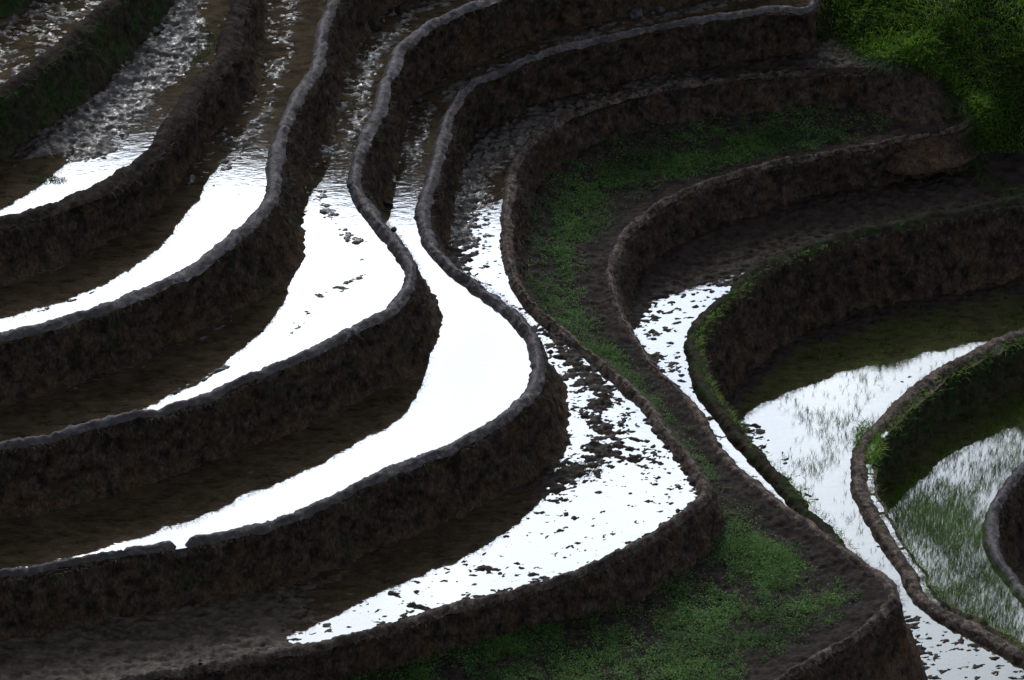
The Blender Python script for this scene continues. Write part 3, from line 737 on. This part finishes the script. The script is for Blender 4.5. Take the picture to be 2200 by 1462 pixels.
# ------------------------------------------------------------------ small things
def lump(name, px, py, k, size, material, label, cat, sx=1.0, sy=0.8, sz=0.7, dz=0.0, group=None, seed=0):
    import bmesh
    bm = bmesh.new(); bmesh.ops.create_icosphere(bm, subdivisions=3, radius=1)
    for v in bm.verts:
        c = v.co
        r = 1 + 0.28 * float(fbm(c.x * 1.3 + c.z * 0.7 + seed, c.y * 1.3 - c.z * 0.5, seed, 3)) + 0.10 * float(fbm(c.x * 4 + c.z * 2, c.y * 4 + seed, seed + 3, 2))
        v.co = c * r
        v.co.x *= sx * size; v.co.y *= sy * size; v.co.z *= sz * size
    me = bpy.data.meshes.new(name); bm.to_mesh(me); bm.free()
    for p in me.polygons: p.use_smooth = True
    me.materials.append(material)
    o = bpy.data.objects.new(name, me); COL.objects.link(o)
    p = at(px, py, LV[k] + dz); o.location = p; o.rotation_euler = (0, 0, seed * 1.7)
    return tag(o, label, cat, group)
lump('stone', 1366, 32, 'D', 0.17, M['stone'], 'dark grey stone at the wall foot near the middle of the top edge', 'stone', seed=1, dz=0.04)
lump('stone', 1420, 22, 'D', 0.10, M['stone'], 'small pale stone just right of the dark stone on the topmost muddy strip', 'stone', seed=2, dz=0.03)
lump('mud_clod', 805, 55, 'C', 0.16, M['mud'], 'large mud clod at the foot of the wall near the top edge', 'mud clod', seed=3, dz=0.03)
lump('mud_clod', 868, 22, 'C', 0.14, M['mud'], 'dark mud clod beside the top edge, above the bend of the grey bund', 'mud clod', seed=4, dz=0.03)
lump('mud_clod', 832, 437, 'D', 0.08, M['mud'], 'mud clod in bright water at the pinched neck between two grey bunds', 'mud clod', sx=1.5, seed=5, dz=0.02)
lump('mud_clod', 846, 494, 'C', 0.06, M['mud'], 'mud clod stuck to the right edge of the grey bund where it bends', 'mud clod', seed=6, dz=0.08)
lump('stone', 1218, 196, 'E', 0.10, M['stone'], 'grey stone at the foot of the upper wall right of centre', 'stone', seed=9, dz=0.06)
lump('stone', 900, 216, 'D', 0.06, M['stone'], 'small pale stone at the wall foot beside the narrow muddy strip', 'stone', seed=10, dz=0.04)

def tuft(name, px, py, k, rx, ry, n, lmin, lmax, material, label, cat, dz=0.0, leafy=False):
    r = np.sqrt(rng.uniform(0, 1, n)); a = rng.uniform(0, 2 * math.pi, n)
    c = at(px, py, LV[k] + dz)
    base = np.stack([r * np.cos(a) * rx, r * np.sin(a) * ry, np.zeros(n)], -1)
    if leafy:
        base[:, 2] = rng.uniform(0, lmax, n) * (1 - r * 0.6)
        o = leaves(name, base, rng.uniform(0.03, 0.07, n), material)
    else:
        d = np.stack([rng.normal(0, 0.55, n), rng.normal(0, 0.55, n), rng.uniform(0.4, 1, n)], -1); d /= np.linalg.norm(d, axis=1)[:, None]
        o = blades(name, base, d, rng.uniform(lmin, lmax, n), rng.uniform(0.008, 0.016, n), material, None, 0.5)
    o.location = c
    return tag(o, label, cat)
tuft('weed_clump', 408, 96, 'A', 0.45, 0.55, 900, 0.05, 0.12, M['green_stalk'], 'green weed clump on the speckled mud near the top left', 'weed clump', 0.0)
tuft('weed_clump', 395, 128, 'A', 0.40, 0.22, 380, 0.05, 0.10, M['green_stalk'], 'flat weed clump just below the larger weed clump at top left', 'weed clump', 0.0)
tuft('weed_clump', 102, 388, 'A', 0.33, 0.11, 260, 0.04, 0.09, M['green_stalk'], 'flat dark weed clump afloat on bright water at the left edge', 'weed clump', 0.0)
tuft('weed_clump', 512, 306, 'B', 0.22, 0.18, 260, 0.04, 0.10, M['green_stalk'], 'small green weed clump between the brown wall and the grey bund at upper left', 'weed clump', 0.0)
tuft('weed_clump', 1240, 1010, 'E', 0.45, 0.22, 500, 0.04, 0.09, M['green_stalk'], 'dark weed clump in white water beside the wall nose in the lower middle', 'weed clump', 0.0)
tuft('grass_tuft', 1866, 950, 'H', 0.24, 0.62, 900, 0.08, 0.22, M['grass'], 'loose green grass tuft growing on the bund corner between the two rice paddies', 'grass tuft', 0.06)

# ------------------------------------------------------------------ the mountain behind (seen mirrored in the water)
xs = np.linspace(-900, 900, 181); ys = np.r_[np.linspace(32, 120, 12), np.linspace(130, 1300, 120)]
Xh, Yh = np.meshgrid(xs, ys)
RY, RH = 720.0, 483.0
u = np.clip((Yh - 40) / (RY - 40), 0, None)
Zh = np.where(u <= 1, 6 + (RH - 6) * (0.25 * u + 0.75 * u ** 2.2), RH * np.exp(-((u - 1) / 0.6) ** 2))
Zh = Zh + np.clip(u, 0, 1) * (4 * fbm(Xh / 90, Yh / 90, 1100, 5) + 2.0 * fbm(Xh / 18, Yh / 18, 1110, 3)) * 0.6 + u.clip(0, 1) ** 3 * (2.5 - 13.0 * sstep(-Xh, 22, 90))
v, f = strip(np.stack([Xh, Yh, Zh], -1))
o = mesh_obj('hills', v, f, M['hill']); tag(o, None, None, None, 'structure')

# ------------------------------------------------------------------ daylight
w = bpy.data.worlds.new('World'); sc.world = w; w.use_nodes = True
nt = w.node_tree; bg = nt.nodes['Background']
SUN_EL, SUN_AZ = math.radians(41), math.radians(-15)       # azimuth from +Y, towards -X negative
sky = nt.nodes.new('ShaderNodeTexSky'); sky.sky_type = 'NISHITA'; sky.sun_disc = False
sky.sun_elevation = SUN_EL; sky.sun_rotation = SUN_AZ
sky.air_density = 1.0; sky.dust_density = 3.0; sky.ozone_density = 1.0
tc = nt.nodes.new('ShaderNodeTexCoord')
def glow(el, az, power):
    el, az = math.radians(el), math.radians(az)
    d = nt.nodes.new('ShaderNodeVectorMath'); d.operation = 'DOT_PRODUCT'
    d.inputs[1].default_value = (math.sin(az) * math.cos(el), math.cos(az) * math.cos(el), math.sin(el))
    nt.links.new(tc.outputs['Generated'], d.inputs[0])
    m1 = nt.nodes.new('ShaderNodeMath'); m1.operation = 'MAXIMUM'; m1.inputs[1].default_value = 0.0
    nt.links.new(d.outputs['Value'], m1.inputs[0])
    m2 = nt.nodes.new('ShaderNodeMath'); m2.operation = 'POWER'; m2.inputs[1].default_value = power
    nt.links.new(m1.outputs[0], m2.inputs[0])
    return m2.outputs[0]
g = glow(35.2, -2.2, 50)
cn = N(nt, 'ShaderNodeTexNoise', Scale=9.0, Detail=6.0, Roughness=0.55, Distortion=0.3)
nt.links.new(tc.outputs['Generated'], cn.inputs['Vector'])
cr = ramp(nt, cn.outputs['Fac'], [(0.36, (0.56, 0.66, 0.82)), (0.60, (0.88, 0.98, 1.10))])
mul = N(nt, 'ShaderNodeVectorMath', operation='SCALE'); nt.links.new(cr, mul.inputs[0])
gs = nt.nodes.new('ShaderNodeMath'); gs.operation = 'MULTIPLY'; gs.inputs[1].default_value = 140.0
nt.links.new(g, gs.inputs[0]); nt.links.new(gs.outputs[0], mul.inputs['Scale'])
add = N(nt, 'ShaderNodeVectorMath', operation='ADD')
hs_ = N(nt, 'ShaderNodeHueSaturation', Saturation=0.45); nt.links.new(sky.outputs['Color'], hs_.inputs['Color'])
nt.links.new(hs_.outputs['Color'], add.inputs[0]); nt.links.new(mul.outputs[0], add.inputs[1])
nt.links.new(add.outputs[0], bg.inputs['Color'])
bg.inputs['Strength'].default_value = 0.10

sl = bpy.data.lights.new('sun', 'SUN'); sl.energy = 0.6; sl.angle = math.radians(12); sl.color = (1.0, 0.96, 0.90)
so = bpy.data.objects.new('sun', sl); COL.objects.link(so)
sd_ = Vector((math.sin(SUN_AZ) * math.cos(SUN_EL), math.cos(SUN_AZ) * math.cos(SUN_EL), math.sin(SUN_EL)))
so.rotation_euler = sd_.to_track_quat('Z', 'Y').to_euler(); so.location = sd_ * 60

sc.view_settings.view_transform = 'Standard'; sc.view_settings.look = 'None'
sc.view_settings.gamma = 1.0; sc.view_settings.exposure = 0.55
sc.cycles.use_denoising = True
sc.cycles.max_bounces = 5; sc.cycles.diffuse_bounces = 2; sc.cycles.glossy_bounces = 3
